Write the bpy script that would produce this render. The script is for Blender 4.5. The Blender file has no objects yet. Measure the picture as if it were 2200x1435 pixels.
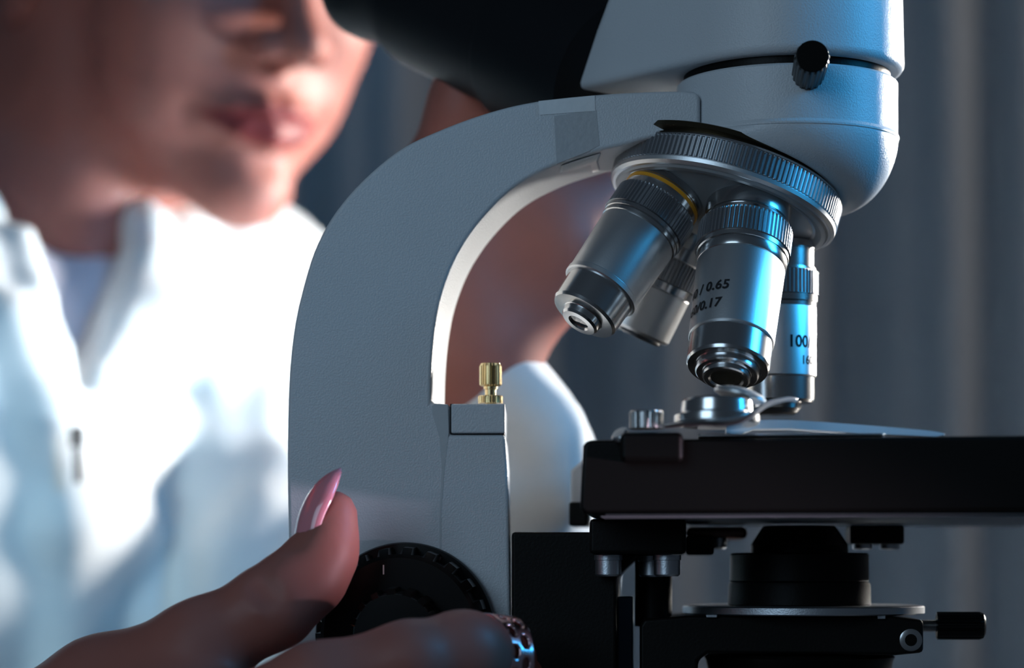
import bpy, bmesh, math, random
import numpy as np
from mathutils import Vector, Matrix

random.seed(4); np.random.seed(4)
SC = bpy.context.scene
COL = SC.collection

# ------------------------------------------------------------------ camera
D = 0.547            # camera to the microscope's middle plane
S = 1.0 / 9500.0     # metres per photo pixel on that plane
HOR = 1220.0         # photo row of the eye level
ZC = 0.17            # eye height above the bench
cam = bpy.data.cameras.new('camera'); camo = bpy.data.objects.new('camera', cam); COL.objects.link(camo)
camo.location = (0, -D, ZC); camo.rotation_euler = (math.pi/2, 0, 0)
cam.sensor_width = 36.0; cam.lens = D / S / 2200.0 * 36.0
cam.shift_y = (HOR - 717.5) / 2200.0
cam.clip_start = 0.01; cam.clip_end = 50
cam.dof.use_dof = True; cam.dof.focus_distance = D - 0.022; cam.dof.aperture_fstop = 9.0
cam.dof.aperture_blades = 9
SC.camera = camo

def W(px, py, y=0.0):
    """world point seen at photo pixel (px,py) at depth y behind the middle plane"""
    k = (D + y) / D * S
    return Vector(((px - 1100) * k, y, ZC + (HOR - py) * k))

# ------------------------------------------------------------------ world, lights, exposure
world = bpy.data.worlds.new('world'); SC.world = world; world.use_nodes = True
wb = world.node_tree.nodes['Background']; wb.inputs[0].default_value = (0.34, 0.46, 0.62, 1); wb.inputs[1].default_value = 0.07

def area(name, loc, target, size, power, color, shape='SQUARE', size_y=None, spread=180):
    l = bpy.data.lights.new(name, 'AREA'); l.shape = shape; l.size = size
    if size_y: l.size_y = size_y
    l.energy = power; l.color = color; l.spread = math.radians(spread)
    o = bpy.data.objects.new(name, l); COL.objects.link(o); o.location = loc
    o.rotation_euler = (Vector(target) - Vector(loc)).to_track_quat('-Z', 'Y').to_euler()
    return o
def spot(name, loc, target, power, color, angle, blend=0.3, radius=0.02):
    l = bpy.data.lights.new(name, 'SPOT'); l.energy = power; l.color = color
    l.spot_size = math.radians(angle); l.spot_blend = blend; l.shadow_soft_size = radius
    o = bpy.data.objects.new(name, l); COL.objects.link(o); o.location = loc
    o.rotation_euler = (Vector(target) - Vector(loc)).to_track_quat('-Z', 'Y').to_euler()
    return o
spot('key_lamp', (0.54, 0.52, 0.36), (-0.12, 0.22, 0.24), 56, (1.0, 0.94, 0.86), 80, 0.5, 0.07)
area('blue_lamp', (0.46, -0.08, 0.42), (0.02, 0.02, 0.24), 0.12, 1.55, (0.03, 0.46, 1.0), 'RECTANGLE', 0.2)
area('soft_fill', (-0.55, -0.95, 0.55), (0, 0, 0.25), 0.55, 3.0, (0.55, 0.78, 1.0))  # unseen soft fill from the front left, not an actual window
spot('pink_lamp', (0.30, -0.16, 0.15), (-0.040, -0.036, 0.190), 6.0, (1.0, 0.76, 0.94), 9, 0.8, 0.01)
area('low_coat_fill', (0.46, 0.36, -0.02), (-0.12, 0.40, 0.10), 0.22, 3.2, (0.70, 0.90, 1.0), spread=42)  # added low fill that brightens the coat, no real light box
spot('coat_fill_spot', (-0.46, -0.50, 0.46), (-0.215, 0.38, 0.115), 36, (0.55, 0.86, 1.0), 19, 1.0, 0.05)  # fill spot added only to lift the shade on the lower coat
area('curtain_lamp', (1.1, 0.55, 0.95), (0.62, 1.0, 0.45), 0.35, 5.2, (1.0, 0.87, 0.76))
area('curtain_blue_lamp', (-0.25, 0.72, 0.75), (-0.2, 1.0, 0.35), 0.3, 0.35, (0.10, 0.45, 0.80))
SC.view_settings.view_transform = 'Standard'; SC.view_settings.look = 'None'
SC.view_settings.gamma = 1.0; SC.view_settings.exposure = 0.0; SC.view_settings.use_curve_mapping = False

# ------------------------------------------------------------------ materials
def nmat(name, color, rough=0.5, metal=0.0, spec=0.4, bump=0.0, bscale=800.0, var=0.0, vscale=40.0,
         sss=0.0, sss_r=(1, .3, .15), coat=0.0, sheen=0.0, rvar=0.0, trans=0.0, alpha=1.0, aniso=0.0):
    m = bpy.data.materials.new(name); m.use_nodes = True
    nt = m.node_tree; b = nt.nodes['Principled BSDF']; L = nt.links
    tc = nt.nodes.new('ShaderNodeTexCoord')
    b.inputs['Roughness'].default_value = rough; b.inputs['Metallic'].default_value = metal
    b.inputs['Specular IOR Level'].default_value = spec; b.inputs['Coat Weight'].default_value = coat
    b.inputs['Sheen Weight'].default_value = sheen; b.inputs['Alpha'].default_value = alpha
    b.inputs['Anisotropic'].default_value = aniso
    if trans: b.inputs['Transmission Weight'].default_value = trans
    if sss:
        b.inputs['Subsurface Weight'].default_value = sss; b.inputs['Subsurface Radius'].default_value = sss_r
        b.inputs['Subsurface Scale'].default_value = 0.004
    n = nt.nodes.new('ShaderNodeTexNoise'); n.inputs['Scale'].default_value = vscale; n.inputs['Detail'].default_value = 4
    L.new(tc.outputs['Object'], n.inputs['Vector'])
    r = nt.nodes.new('ShaderNodeMix'); r.data_type = 'RGBA'
    c = Vector(color)
    r.inputs[6].default_value = (*(c * (1 - var)), 1); r.inputs[7].default_value = (*[min(1, x) for x in c * (1 + var)], 1)
    L.new(n.outputs['Fac'], r.inputs[0]); L.new(r.outputs[2], b.inputs['Base Color'])
    if rvar:
        mr = nt.nodes.new('ShaderNodeMapRange'); mr.inputs[3].default_value = rough - rvar; mr.inputs[4].default_value = rough + rvar
        L.new(n.outputs['Fac'], mr.inputs[0]); L.new(mr.outputs[0], b.inputs['Roughness'])
    if bump:
        n2 = nt.nodes.new('ShaderNodeTexNoise'); n2.inputs['Scale'].default_value = bscale; n2.inputs['Detail'].default_value = 3
        bp = nt.nodes.new('ShaderNodeBump'); bp.inputs['Strength'].default_value = bump; bp.inputs['Distance'].default_value = 0.0003
        L.new(tc.outputs['Object'], n2.inputs['Vector']); L.new(n2.outputs['Fac'], bp.inputs['Height']); L.new(bp.outputs[0], b.inputs['Normal'])
    return m
M = {}
M['paint'] = nmat('white_enamel', (0.60, 0.63, 0.66), 0.36, bump=0.4, bscale=2600, var=0.03, vscale=90)
M['satin'] = nmat('satin_chrome', (0.68, 0.69, 0.70), 0.40, 1.0, bump=0.05, bscale=3000, var=0.02)
M['chrome'] = nmat('polished_chrome', (0.60, 0.60, 0.60), 0.20, 1.0)
M['knurl'] = nmat('knurled_steel', (0.42, 0.43, 0.45), 0.38, 1.0, var=0.05)
M['nose'] = nmat('nosepiece_grey', (0.34, 0.35, 0.36), 0.45, 0.4, bump=0.08, bscale=1500)
M['black'] = nmat('black_lacquer', (0.006, 0.0055, 0.005), 0.45, spec=0.12, bump=0.15, bscale=1500, var=0.1)
M['blackgloss'] = nmat('black_gloss_plastic', (0.004, 0.0038, 0.0034), 0.25, spec=0.22, var=0.1)
M['rubber'] = nmat('black_rubber', (0.007, 0.008, 0.010), 0.6, spec=0.15, var=0.1)
M['brass'] = nmat('brass', (0.62, 0.47, 0.24), 0.24, 1.0, var=0.06)
M['oldbrass'] = nmat('dark_bronze', (0.10, 0.08, 0.05), 0.35, 1.0)
M['orange'] = nmat('orange_band_paint', (0.75, 0.33, 0.02), 0.4)
M['ink'] = nmat('black_engraving', (0.008, 0.008, 0.010), 0.5)
M['glass'] = nmat('lens_glass', (0.02, 0.018, 0.012), 0.04, 0, 0.8, coat=1.0)
M['gap'] = nmat('dark_gap', (0.01, 0.01, 0.012), 0.7)
M['tape'] = nmat('clear_tape', (0.44, 0.46, 0.48), 0.42, bump=0.3, bscale=900, var=0.12, vscale=700)
M['tapew'] = nmat('pale_tape', (0.74, 0.77, 0.79), 0.32, bump=0.25, bscale=700, var=0.05, vscale=300)
M['disc'] = nmat('silver_disc', (0.55, 0.58, 0.62), 0.38, 1.0, bump=0.12, bscale=2500)
M['fog'] = nmat('frosted_filter', (0.55, 0.60, 0.66), 0.25, bump=0.05, bscale=2000)

# ------------------------------------------------------------------ mesh helpers
def obj(name, verts, faces, mat, parent=None, smooth=35, bevel=0, bseg=3, mtx=None):
    me = bpy.data.meshes.new(name); me.from_pydata([tuple(v) for v in verts], [], faces)
    me.update()
    o = bpy.data.objects.new(name, me); COL.objects.link(o)
    me.materials.append(mat)
    if parent: o.parent = parent
    if mtx is not None: o.matrix_local = mtx
    bm = bmesh.new(); bm.from_mesh(me); bmesh.ops.recalc_face_normals(bm, faces=bm.faces); bm.to_mesh(me); bm.free()
    if smooth:
        me.polygons.foreach_set('use_smooth', [True] * len(me.polygons))
        if smooth < 180: me.set_sharp_from_angle(angle=math.radians(smooth))
    if bevel:
        md = o.modifiers.new('bevel', 'BEVEL'); md.width = bevel; md.segments = bseg
        md.limit_method = 'ANGLE'; md.angle_limit = math.radians(40); md.harden_normals = True
    return o
def copy_part(o, parent, mtx=None):
    c = o.copy(); COL.objects.link(c); c.parent = parent
    if mtx is not None: c.matrix_local = mtx
    return c
def axis_mtx(loc, d, up=(0, 0, 1)):
    """matrix whose local +Z is d; local -Y leans towards the viewer's side"""
    z = Vector(d).normalized(); y = Vector((0, 1, 0))
    x = y.cross(z)
    if x.length < 0.2: x = Vector((1, 0, 0))
    x.normalize(); y = z.cross(x)
    m = Matrix((x, y, z)).transposed().to_4x4(); m.translation = Vector(loc)
    return m
def lathe(prof, n=64, teeth=None, cap=True):
    """prof: list of (z, r[, tooth]) ; tooth>0 makes that ring's radius ripple"""
    vs, fs = [], []
    nn = n
    for p in prof:
        z, r = p[0], p[1]; td = p[2] if len(p) > 2 else 0
        for i in range(nn):
            a = 2 * math.pi * i / nn
            rr = r
            if td and teeth:
                ph = (i * teeth / nn) % 1.0
                rr = r - td * (1 if ph >= 0.5 else 0)
            vs.append((rr * math.cos(a), rr * math.sin(a), z))
    for j in range(len(prof) - 1):
        for i in range(nn):
            k = (i + 1) % nn
            fs.append((j*nn + i, j*nn + k, (j+1)*nn + k, (j+1)*nn + i))
    if cap:
        if prof[0][1] > 1e-6: fs.append(tuple(range(nn - 1, -1, -1)))
        if prof[-1][1] > 1e-6: fs.append(tuple((len(prof)-1)*nn + i for i in range(nn)))
    return vs, fs
def lathe_obj(name, prof, mat, parent, mtx, n=64, teeth=None, smooth=18):
    v, f = lathe(prof, n, teeth)
    return obj(name, v, f, mat, parent, smooth, mtx=mtx)
def prism(outline, y0, y1):
    """outline: list of (x,z) ; extruded along y"""
    n = len(outline)
    vs = [(x, y0, z) for x, z in outline] + [(x, y1, z) for x, z in outline]
    fs = [tuple(range(n - 1, -1, -1)), tuple(range(n, 2*n))]
    for i in range(n):
        k = (i + 1) % n
        fs.append((i, k, n + k, n + i))
    return vs, fs
def catmull(pts, seg=8):
    out = []
    n = len(pts)
    for i in range(n - 1):
        p0 = pts[max(i-1, 0)]; p1 = pts[i]; p2 = pts[i+1]; p3 = pts[min(i+2, n-1)]
        for s in range(seg):
            t = s / seg
            out.append(tuple(0.5 * ((2*p1[k]) + (-p0[k]+p2[k])*t + (2*p0[k]-5*p1[k]+4*p2[k]-p3[k])*t*t + (-p0[k]+3*p1[k]-3*p2[k]+p3[k])*t**3) for k in range(len(p1))))
    out.append(tuple(pts[-1]))
    return out
def tag(o, label, cat, group=None, kind=None):
    if label: o['label'] = label
    if cat: o['category'] = cat
    if group: o['group'] = group
    if kind: o['kind'] = kind
    return o

# ------------------------------------------------------------------ setting: curtain wall
def build_curtain():
    Y0 = 1.0
    xs = np.linspace(-1.5, 1.6, 900)
    rng = np.random.RandomState(11)
    ph = np.cumsum(rng.uniform(0.6, 1.4, 900)) * 3.1 / 900
    f = 0.011*np.sin(ph*2*math.pi/0.085) + 0.010*np.sin(ph*2*math.pi/0.21 + 1) + 0.005*np.sin(ph*2*math.pi/0.043 + 2)
    zs = np.linspace(-0.75, 1.9, 24)
    vs = []; fs = []
    for j, z in enumerate(zs):
        for x, d in zip(xs, f):
            vs.append((x + 0.004*math.sin(3*z + 5*x), Y0 + d*(1 + 0.10*math.sin(2.3*z + 4*x)), z))
    n = len(xs)
    for j in range(len(zs) - 1):
        for i in range(n - 1):
            fs.append((j*n+i, j*n+i+1, (j+1)*n+i+1, (j+1)*n+i))
    m = nmat('grey_drape', (0.18, 0.205, 0.235), 0.8, var=0.06, vscale=12, sheen=0.1, bump=0.2, bscale=900)
    o = obj('curtain', vs, fs, m, None, 180)
    md = o.modifiers.new('thickness', 'SOLIDIFY'); md.thickness = 0.002
    tag(o, 'dark grey-blue pleated curtain hanging out of focus behind the microscope', 'curtain')
build_curtain()
stone = nmat('grey_plaster', (0.20, 0.21, 0.22), 0.8, var=0.05)
def room_slab(name, c, h):
    v = [(c[0]+h[0]*i, c[1]+h[1]*j, c[2]+h[2]*k) for i in (-1, 1) for j in (-1, 1) for k in (-1, 1)]
    f = [(0, 1, 3, 2), (4, 5, 7, 6), (0, 1, 5, 4), (2, 3, 7, 6), (0, 2, 6, 4), (1, 3, 7, 5)]
    return tag(obj(name, v, f, stone, None, 0), None, None, None, 'structure')
room_slab('floor', (0.05, -0.2, -0.80), (1.7, 1.6, 0.05))
room_slab('wall_back', (0.05, 1.20, 0.55), (1.7, 0.05, 1.35))

# ------------------------------------------------------------------ microscope
YAW = math.radians(-4.0); cs, sn = math.cos(YAW), math.sin(YAW)
OX = (1560 - 1100) * S
scope = bpy.data.objects.new('microscope', None); COL.objects.link(scope)
scope.location = (OX, 0, 0); scope.rotation_euler = (0, 0, YAW); scope.empty_display_size = 0.05
tag(scope, 'white laboratory microscope with four chrome objectives above a black stage', 'microscope')
def P(px, py, ly=0.0):
    """microscope-local point seen at photo pixel at local depth ly"""
    a = (px - 1100) * S
    lx = (a * (1 + ly*cs/D) - OX + ly*sn) / (cs - a*sn/D)
    y = lx*sn + ly*cs
    return Vector((lx, ly, ZC + (HOR - py) * S * (1 + y/D)))
def sc_at(ly, px=1560):
    p = P(px, 700, ly); y = p.x*sn + ly*cs
    return S * (1 + y/D)
mm = 0.001

def slab(name, x0, x1, yt, yb, l0, l1, mat, parent=scope, bevel=0.0006, bseg=2):
    """box whose near face covers photo x0..x1, yt..yb at local depth l0, reaching back to l1"""
    a = P(x0, yb, l0); b = P(x1, yt, l0)
    v, f = prism([(a.x, a.z), (b.x, a.z), (b.x, b.z), (a.x, b.z)], l0, l1)
    return obj(name, v, f, mat, parent, 35, bevel, bseg)
def plate(name, pts, l0, l1, mat, parent=scope, bevel=0.0006, bseg=2, smooth=35):
    o = [P(x, y, l0) for x, y in pts]
    v, f = prism([(p.x, p.z) for p in o], l0, l1)
    return obj(name, v, f, mat, parent, smooth, bevel, bseg)

# --- arm
AN, AF = -17*mm, 14*mm
outer = catmull([(640, 1800), (625, 1400), (619, 1130), (617, 1000), (619, 850), (627, 740), (645, 640), (683, 520), (748, 420), (850, 327), (950, 277),
                 (1060, 238), (1160, 216), (1280, 203), (1400, 196), (1470, 195)], 6)
corner = [(1490, 196), (1500, 201), (1504, 212), (1504, 282)]
inner = catmull([(1490, 286), (1400, 296), (1340, 312), (1280, 326), (1190, 356), (1105, 402), (1035, 470), (984, 545), (952, 625),
                 (936, 700), (928, 785), (926, 866)], 6)
front = [(966, 868), (966, 934), (1086, 934), (1091, 1000), (1094, 1100), (1097, 1330), (1098, 1435), (1100, 1800)]
arm_ = plate('arm', outer + corner + inner + front, AN, AF, M['paint'], bevel=0.0016, bseg=4, smooth=25)
lb_ = slab('limit_block', 969, 1085, 867, 931, AN - 0.1*mm, AF - 1*mm, M['paint'], bevel=0.0004)
plate('limit_block_gap', [(967, 867.5), (1083, 867.5), (1083, 934), (967, 934)], AN + 0.6*mm, AN + 4*mm, M['gap'], bevel=0)
for o_ in (arm_, lb_):                    # draft angle of the casting: the far side is a little narrower at the front
    for v in o_.data.vertices:
        if v.co.y > 0 and v.co.x > P(1075, 900, AN).x and v.co.z < P(1075, 860, AN).z: v.co.x -= 1.9*mm
# faint casting seam down the arm
plate('arm_seam', [(928, 872), (934, 868), (962, 869), (964, 930), (955, 1010), (948, 1100), (948, 1300), (944, 1300), (944, 1100), (949, 1010), (944, 940), (929, 890)],
      AN - 0.06*mm, AN + 1*mm, nmat('seam_paint', (0.50, 0.53, 0.55), 0.5, bump=0.3, bscale=500), bevel=0)

# brass height-stop screw
def brass_screw():
    k = sc_at(-4*mm, 1055)
    o = P(1054, 867, -4*mm)
    mt = Matrix.Translation(o)
    s = lathe_obj('stop_screw', [(-8*k, 12*k), (30*k, 12*k), (31*k, 15*k), (36*k, 15*k), (37*k, 20*k), (40*k, 24*k, 2*k), (80*k, 24*k, 2*k), (86*k, 21*k), (88*k, 12*k), (88.5*k, 0.001*k)],
              M['brass'], scope, mt, 120, 24)
    lathe_obj('lock_nut', [(0, 26*k), (1*k, 27*k, 1.2*k), (15*k, 27*k, 1.2*k), (17*k, 25*k), (17.1*k, 12*k)], M['brass'], s, Matrix(), 128, 32)
brass_screw()

# --- tape on the arm
plate('adhesive_tape', [(1190, 249), (1281, 236), (1288, 312), (1262, 326), (1196, 352)], AN - 0.10*mm, AN + 0.3*mm, M['tape'], bevel=0)
plate('adhesive_tape', [(1157, 217), (1278, 205), (1279, 238), (1160, 247)], AN - 0.16*mm, AN + 0.3*mm, M['tapew'], bevel=0)
def under_tape():
    v = []; f = []
    row0 = catmull([(1290, 324), (1250, 336), (1205, 351)], 5)
    n = len(row0)
    for j, (ly, sh) in enumerate(((AN + 2.0*mm, 0), (AN + 12*mm, -0.001), (AF - 6*mm, -0.0022))):
        for i, (x, y) in enumerate(row0):
            p = P(x, y, AN); v.append((p.x + sh + (0.0012 if j == 2 and i < 3 else 0), ly, p.z - 0.00012))
    for j in range(2):
        for i in range(n - 1): f.append((j*n+i, j*n+i+1, (j+1)*n+i+1, (j+1)*n+i))
    o = obj('adhesive_tape', v, f, M['tapew'], scope, 180)
    md = o.modifiers.new('t', 'SOLIDIFY'); md.thickness = 0.00012
under_tape()

# --- head: lower collar, dark groove, rotated prism housing
CX = P(1690, 300, 0).x
k0 = S
def zrow(py, ly):   # height of photo row at local depth ly near the head
    return P(1690, py, ly).z
R1 = 24.8*mm
zt = zrow(134, -R1); zb = zrow(266, -R1)
hm = Matrix.Translation((CX, 0, 0))
lathe_obj('head_collar', [(zb - 0.2*mm, R1 - 1.6*mm), (zb - 0.1*mm, R1 - 0.2*mm), (zb + 0.2*mm, R1 + 0.30*mm), (zb + 0.6*mm, R1 + 0.34*mm), (zb + 1.3*mm, R1), (zt - 0.5*mm, R1), (zt, R1 - 0.5*mm), (zt, R1 - 4*mm)], M['paint'], scope, hm, 128)
lathe_obj('dovetail_ring', [(zt - 0.5*mm, R1 - 1.6*mm), (zt + 2.4*mm, R1 - 1.6*mm)], M['black'], scope, hm, 128)
FI = math.radians(45)
def housing():
    R = 26.2*mm
    z0 = zrow(112, -R); z1 = z0 + 48*mm
    t = Vector((-math.cos(FI), math.sin(FI))); n = Vector((-math.sin(FI), -math.cos(FI)))
    Lb = 45*mm; el = math.radians(30)
    out = []
    rc = 4*mm
    def ring(z, ins):
        L = Lb - (z - z0) * math.tan(el)
        r = R - ins; L = L - ins
        pts = []
        # from near side end round the right to the far side end
        w = r
        c = Vector((CX, 0))
        def add(p): pts.append((p.x, p.y, z))
        for i in range(5):
            a = math.radians(90 * i / 4)
            add(c + t*(L - rc + rc*math.cos(a)) + n*(w - rc + rc*math.sin(a)))
        for i in range(65):
            a = math.pi * i / 64
            add(c + n*(w*math.cos(a)) - t*(w*math.sin(a)))
        for i in range(5):
            a = math.radians(90 * (1 - i / 4))
            add(c + t*(L - rc + rc*math.cos(a)) - n*(w - rc + rc*math.sin(a)))
        return pts
    lv = [(z0, 1.6*mm), (z0 + 0.35*mm, 0.6*mm), (z0 + 1.2*mm, 0.05*mm), (z0 + 2*mm, 0), (z0 + 30*mm, 0.6*mm), (z0 + 40*mm, 2*mm), (z0 + 46*mm, 5*mm), (z1, 12*mm)]
    vs = []; fs = []
    for z, i in lv: vs += ring(z, i)
    m = len(ring(z0, 0))
    for j in range(len(lv) - 1):
        for i in range(m):
            k = (i + 1) % m
            fs.append((j*m+i, j*m+k, (j+1)*m+k, (j+1)*m+i))
    fs.append(tuple(range(m))); fs.append(tuple((len(lv)-1)*m + i for i in range(m)))
    h = obj('prism_housing', vs, fs, M['paint'], scope, 40)
    # underside wedge chamfer corner is carried by the rounded plan corner
    el2 = math.radians(24.5)
    d = Vector((t.x*math.cos(el2), t.y*math.cos(el2), math.sin(el2)))
    c = P(1146, 96, 40*mm); k = sc_at(40*mm, 1146)
    base = c - d*34*mm
    mt = axis_mtx(base, d)
    tube = lathe_obj('eyepiece_tube', [(0, 176*k), (32*mm, 176*k), (34*mm, 172*k), (34.2*mm, 160*k), (34.5*mm, 158*k), (77*mm, 158*k), (79*mm, 155*k), (79.5*mm, 130*k)], M['rubber'], scope, mt, 96)
    lathe_obj('eyepiece', [(75*mm, 146*k), (82*mm, 146*k), (84*mm, 142*k), (96*mm, 140*k), (99*mm, 148*k), (104*mm, 148*k), (105*mm, 144*k), (105.2*mm, 90*k), (101*mm, 88*k), (100.5*mm, 0.01*k)], M['rubber'], tube, Matrix(), 96)
    # thumb screw that clamps the head
    q = P(1736, 160, -24*mm); e = P(1748, 121, -37*mm)
    dd = (e - q); ln = dd.length; kk = sc_at(-34*mm, 1740)
    ts = lathe_obj('clamp_screw', [(0, 36*kk, 2*kk), (ln - 1*mm, 38*kk, 2.4*kk), (ln, 35*kk), (ln + 0.1*mm, 33*kk)], M['blackgloss'], scope, axis_mtx(q, dd), 108, 18)
    lathe_obj('screw_shank', [(-4*mm, 14*kk), (0.5*mm, 14*kk)], M['black'], ts, Matrix(), 32)
housing()

# --- nosepiece
d100 = Vector((0.0, 0.0, -1.0))
d10 = Vector((-0.50, -0.33, -0.79)).normalized()
ax = (d100 + d10).normalized()
cang = 0.5 * d100.angle(d10)
u = (d10 - d100); u = (u - ax*u.dot(ax)).normalized()
v_ = ax.cross(u)
d40 = (ax*math.cos(cang) - v_*math.sin(cang)).normalized()
d4 = (ax*math.cos(cang) + v_*math.sin(cang)).normalized()
CM = P(1543, 474, 0)                      # centre of the mounting circle
kN = sc_at(0, 1540)
RM = 143*kN
tc_ = math.tan(cang)
C0 = CM - ax * (240 - 143) * tc_ * kN     # plane of the ring's lower edge
NM = axis_mtx(C0, ax)
def nosepiece():
    k = kN
    nose = lathe_obj('nosepiece', [(-64*k, 200*k), (-64*k, 226*k), (-60*k, 240*k), (-2*k, 238*k), (6*k, 238*k), (13*k, 232*k), (14*k, 222*k), (12*k, 216*k), ((240-205)*tc_*k - 4*k, 205*k), ((240-60)*tc_*k, 60*k), ((240-40)*tc_*k, 0.01*k)],
               M['nose'], scope, NM, 160)
    lathe_obj('knurled_ring', [(-68*k, 226*k), (-66*k, 236*k), (-60*k, 246*k), (-56*k, 248*k), (-55*k, 250*k, 5*k), (-10*k, 250*k, 5*k), (-9*k, 247*k), (-4*k, 247*k), (0, 242*k), (0.5*k, 234*k)], M['knurl'], nose, Matrix(), 576, 144)
    lathe_obj('chrome_edge', [(-70*k, 222*k), (-69*k, 237*k), (-62*k, 247*k), (-57*k, 249.3*k), (-56.5*k, 246*k)], M['chrome'], nose, Matrix(), 160)
    lathe_obj('rim_ring', [(-7*k, 246*k), (-6*k, 249*k), (2*k, 248*k), (8*k, 242*k), (9*k, 232*k)], M['satin'], nose, Matrix(), 160)
    lathe_obj('back_flange', [(-88*k, 200*k), (-87*k, 236*k), (-83*k, 244*k), (-72*k, 247*k), (-67*k, 232*k)], M['oldbrass'], nose, Matrix.Translation(NM.to_3x3().inverted() @ Vector((-14*k, 0, 4*k))), 128)
    # smooth bowl between the collar and the turret
    vs = []; fs = []
    n = 128; rows = 20
    top = [(CX + (R1+0.08*mm)*math.cos(2*math.pi*i/n), (R1+0.08*mm)*math.sin(2*math.pi*i/n), zb + 0.3*mm) for i in range(n)]
    bt = C0 - ax * 72 * k
    e1 = Vector((1, 0, 0)); e1 = (e1 - ax*e1.dot(ax)).normalized(); e2 = ax.cross(e1) * -1
    bt = bt + e1*12*k
    bot = [bt + e1*(237*k*math.cos(2*math.pi*i/n)) + e2*(237*k*math.sin(2*math.pi*i/n)) for i in range(n)]
    for j in range(rows + 1):
        s = j / rows * math.pi / 2
        h = 1 - math.cos(s)**0.8 if s < math.pi/2 else 1.0
        g = math.sin(s)**1.15
        for i in range(n):
            a, b = Vector(top[i]), bot[i]
            vs.append((a.x + (b.x-a.x)*h, a.y + (b.y-a.y)*h, a.z + (b.z-a.z)*g))
    for j in range(rows):
        for i in range(n):
            q = (i+1) % n
            fs.append((j*n+i, j*n+q, (j+1)*n+q, (j+1)*n+i))
    fs.append(tuple(range(n))); fs.append(tuple(rows*n + i for i in range(n)))
    obj('nosepiece_bowl', vs, fs, M['paint'], scope, 50)
nosepiece()

def wrap_text(parent, text, size, r, t, ang, k, slant=0.0, spacing=1.0):
    """black lettering bent round a barrel of radius r, baseline at axial t, starting at angle ang (rad)"""
    cu = bpy.data.curves.new('lettering', 'FONT'); cu.body = text; cu.size = size; cu.space_character = spacing
    cu.resolution_u = 3; cu.shear = slant; cu.offset = size*0.028
    to = bpy.data.objects.new('tmp', cu); COL.objects.link(to)
    bpy.context.view_layer.update()
    me = bpy.data.meshes.new_from_object(to.evaluated_get(bpy.context.evaluated_depsgraph_get()))
    bpy.data.objects.remove(to); bpy.data.curves.remove(cu)
    bm = bmesh.new(); bm.from_mesh(me); bmesh.ops.triangulate(bm, faces=bm.faces)
    long = [e for e in bm.edges if e.calc_length() > size*0.12]
    bmesh.ops.subdivide_edges(bm, edges=long, cuts=2); bmesh.ops.triangulate(bm, faces=bm.faces)
    for v in bm.verts:
        a = ang - v.co.x / r
        z = t - v.co.y          # local +Z points down the barrel
        rr = r(0) if callable(r) else r
        v.co = Vector((rr*math.cos(a), rr*math.sin(a), z))
    bm.to_mesh(me); bm.free()
    o = bpy.data.objects.new('lettering', me); COL.objects.link(o); me.materials.append(M['ink']); o.parent = parent
    return o

def objective(name, d, rad, prof, dt, shift=(0, 0, 0)):
    """prof: dict of lists in photo pixels along the axis"""
    k = kN
    o = CM + rad*RM + Vector(shift)*k
    mt = axis_mtx(o, d)
    def pr(l): return [(a[0]*k, a[1]*k) + ((a[2]*k,) if len(a) > 2 else ()) for a in l]
    body = lathe_obj(name, pr(prof['barrel']), M['satin'], scope, mt, 128)
    lathe_obj('mount_collar', pr(prof['collar']), M['chrome'], body, Matrix(), 96)
    lathe_obj('grip_ring', pr(prof['knurl']), M['knurl'], body, Matrix(), 4*dt, dt)
    lathe_obj('front_sleeve', pr(prof['sleeve']), M['chrome'], body, Matrix(), 96)
    lathe_obj('front_lens', pr(prof['lens']), M['glass'], body, Matrix(), 64)
    if 'band' in prof:
        lathe_obj('colour_band', pr(prof['band']), M['orange'], body, Matrix(), 96)
    for i, b in enumerate(prof.get('rings', [])):
        lathe_obj('trim_ring', pr(b), M['chrome'], body, Matrix(), 96)
    return body
o40 = objective('objective', (d40 + Vector((-0.045, 0, 0))).normalized(), -v_, dict(
    collar=[(-12, 84), (-6, 90), (30, 90), (31, 86), (36, 86), (37, 91), (46, 92)],
    knurl=[(44, 90), (46, 96), (49, 99, 4), (104, 99, 4), (105, 99.5), (106, 94)],
    rings=[[(104, 94), (106, 97), (116, 96), (118, 92)], [(118, 91), (120, 94.5), (132, 94), (138, 92), (140, 89)]],
    barrel=[(138, 88), (140, 91.5), (142, 92), (316, 88), (319, 86), (320, 80)],
    sleeve=[(316, 82), (322, 85), (374, 85), (380, 82), (381, 70), (378, 68), (380, 66), (393, 65), (396, 62), (396.5, 54), (394, 52), (396, 50), (406, 48), (408, 45), (408, 36), (402, 30)],
    lens=[(404, 34), (406, 20), (406.5, 0.01)]), 64, (-18, 0, 0))
o10 = objective('objective', d10, u, dict(
    collar=[(-12, 80), (-6, 86), (8, 86), (9, 84), (36, 84), (37, 82)],
    band=[(11, 83), (12, 86), (19, 86), (20, 83)],
    knurl=[(35, 84), (37, 90), (40, 92, 4), (92, 92, 4), (93, 92.5), (94, 87)],
    rings=[[(93, 86), (95, 90), (103, 90), (105, 86)], [(105, 86), (107, 89), (114, 88), (116, 84)]],
    barrel=[(114, 83), (116, 85.5), (118, 86), (256, 82), (258, 84), (268, 84), (270, 80)],
    sleeve=[(266, 74), (270, 76), (330, 74), (336, 70), (337, 46), (338, 44), (350, 42), (355, 38), (355.5, 24), (350, 20)],
    lens=[(351, 23), (352, 10), (352.5, 0.01)]), 60)
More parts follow.
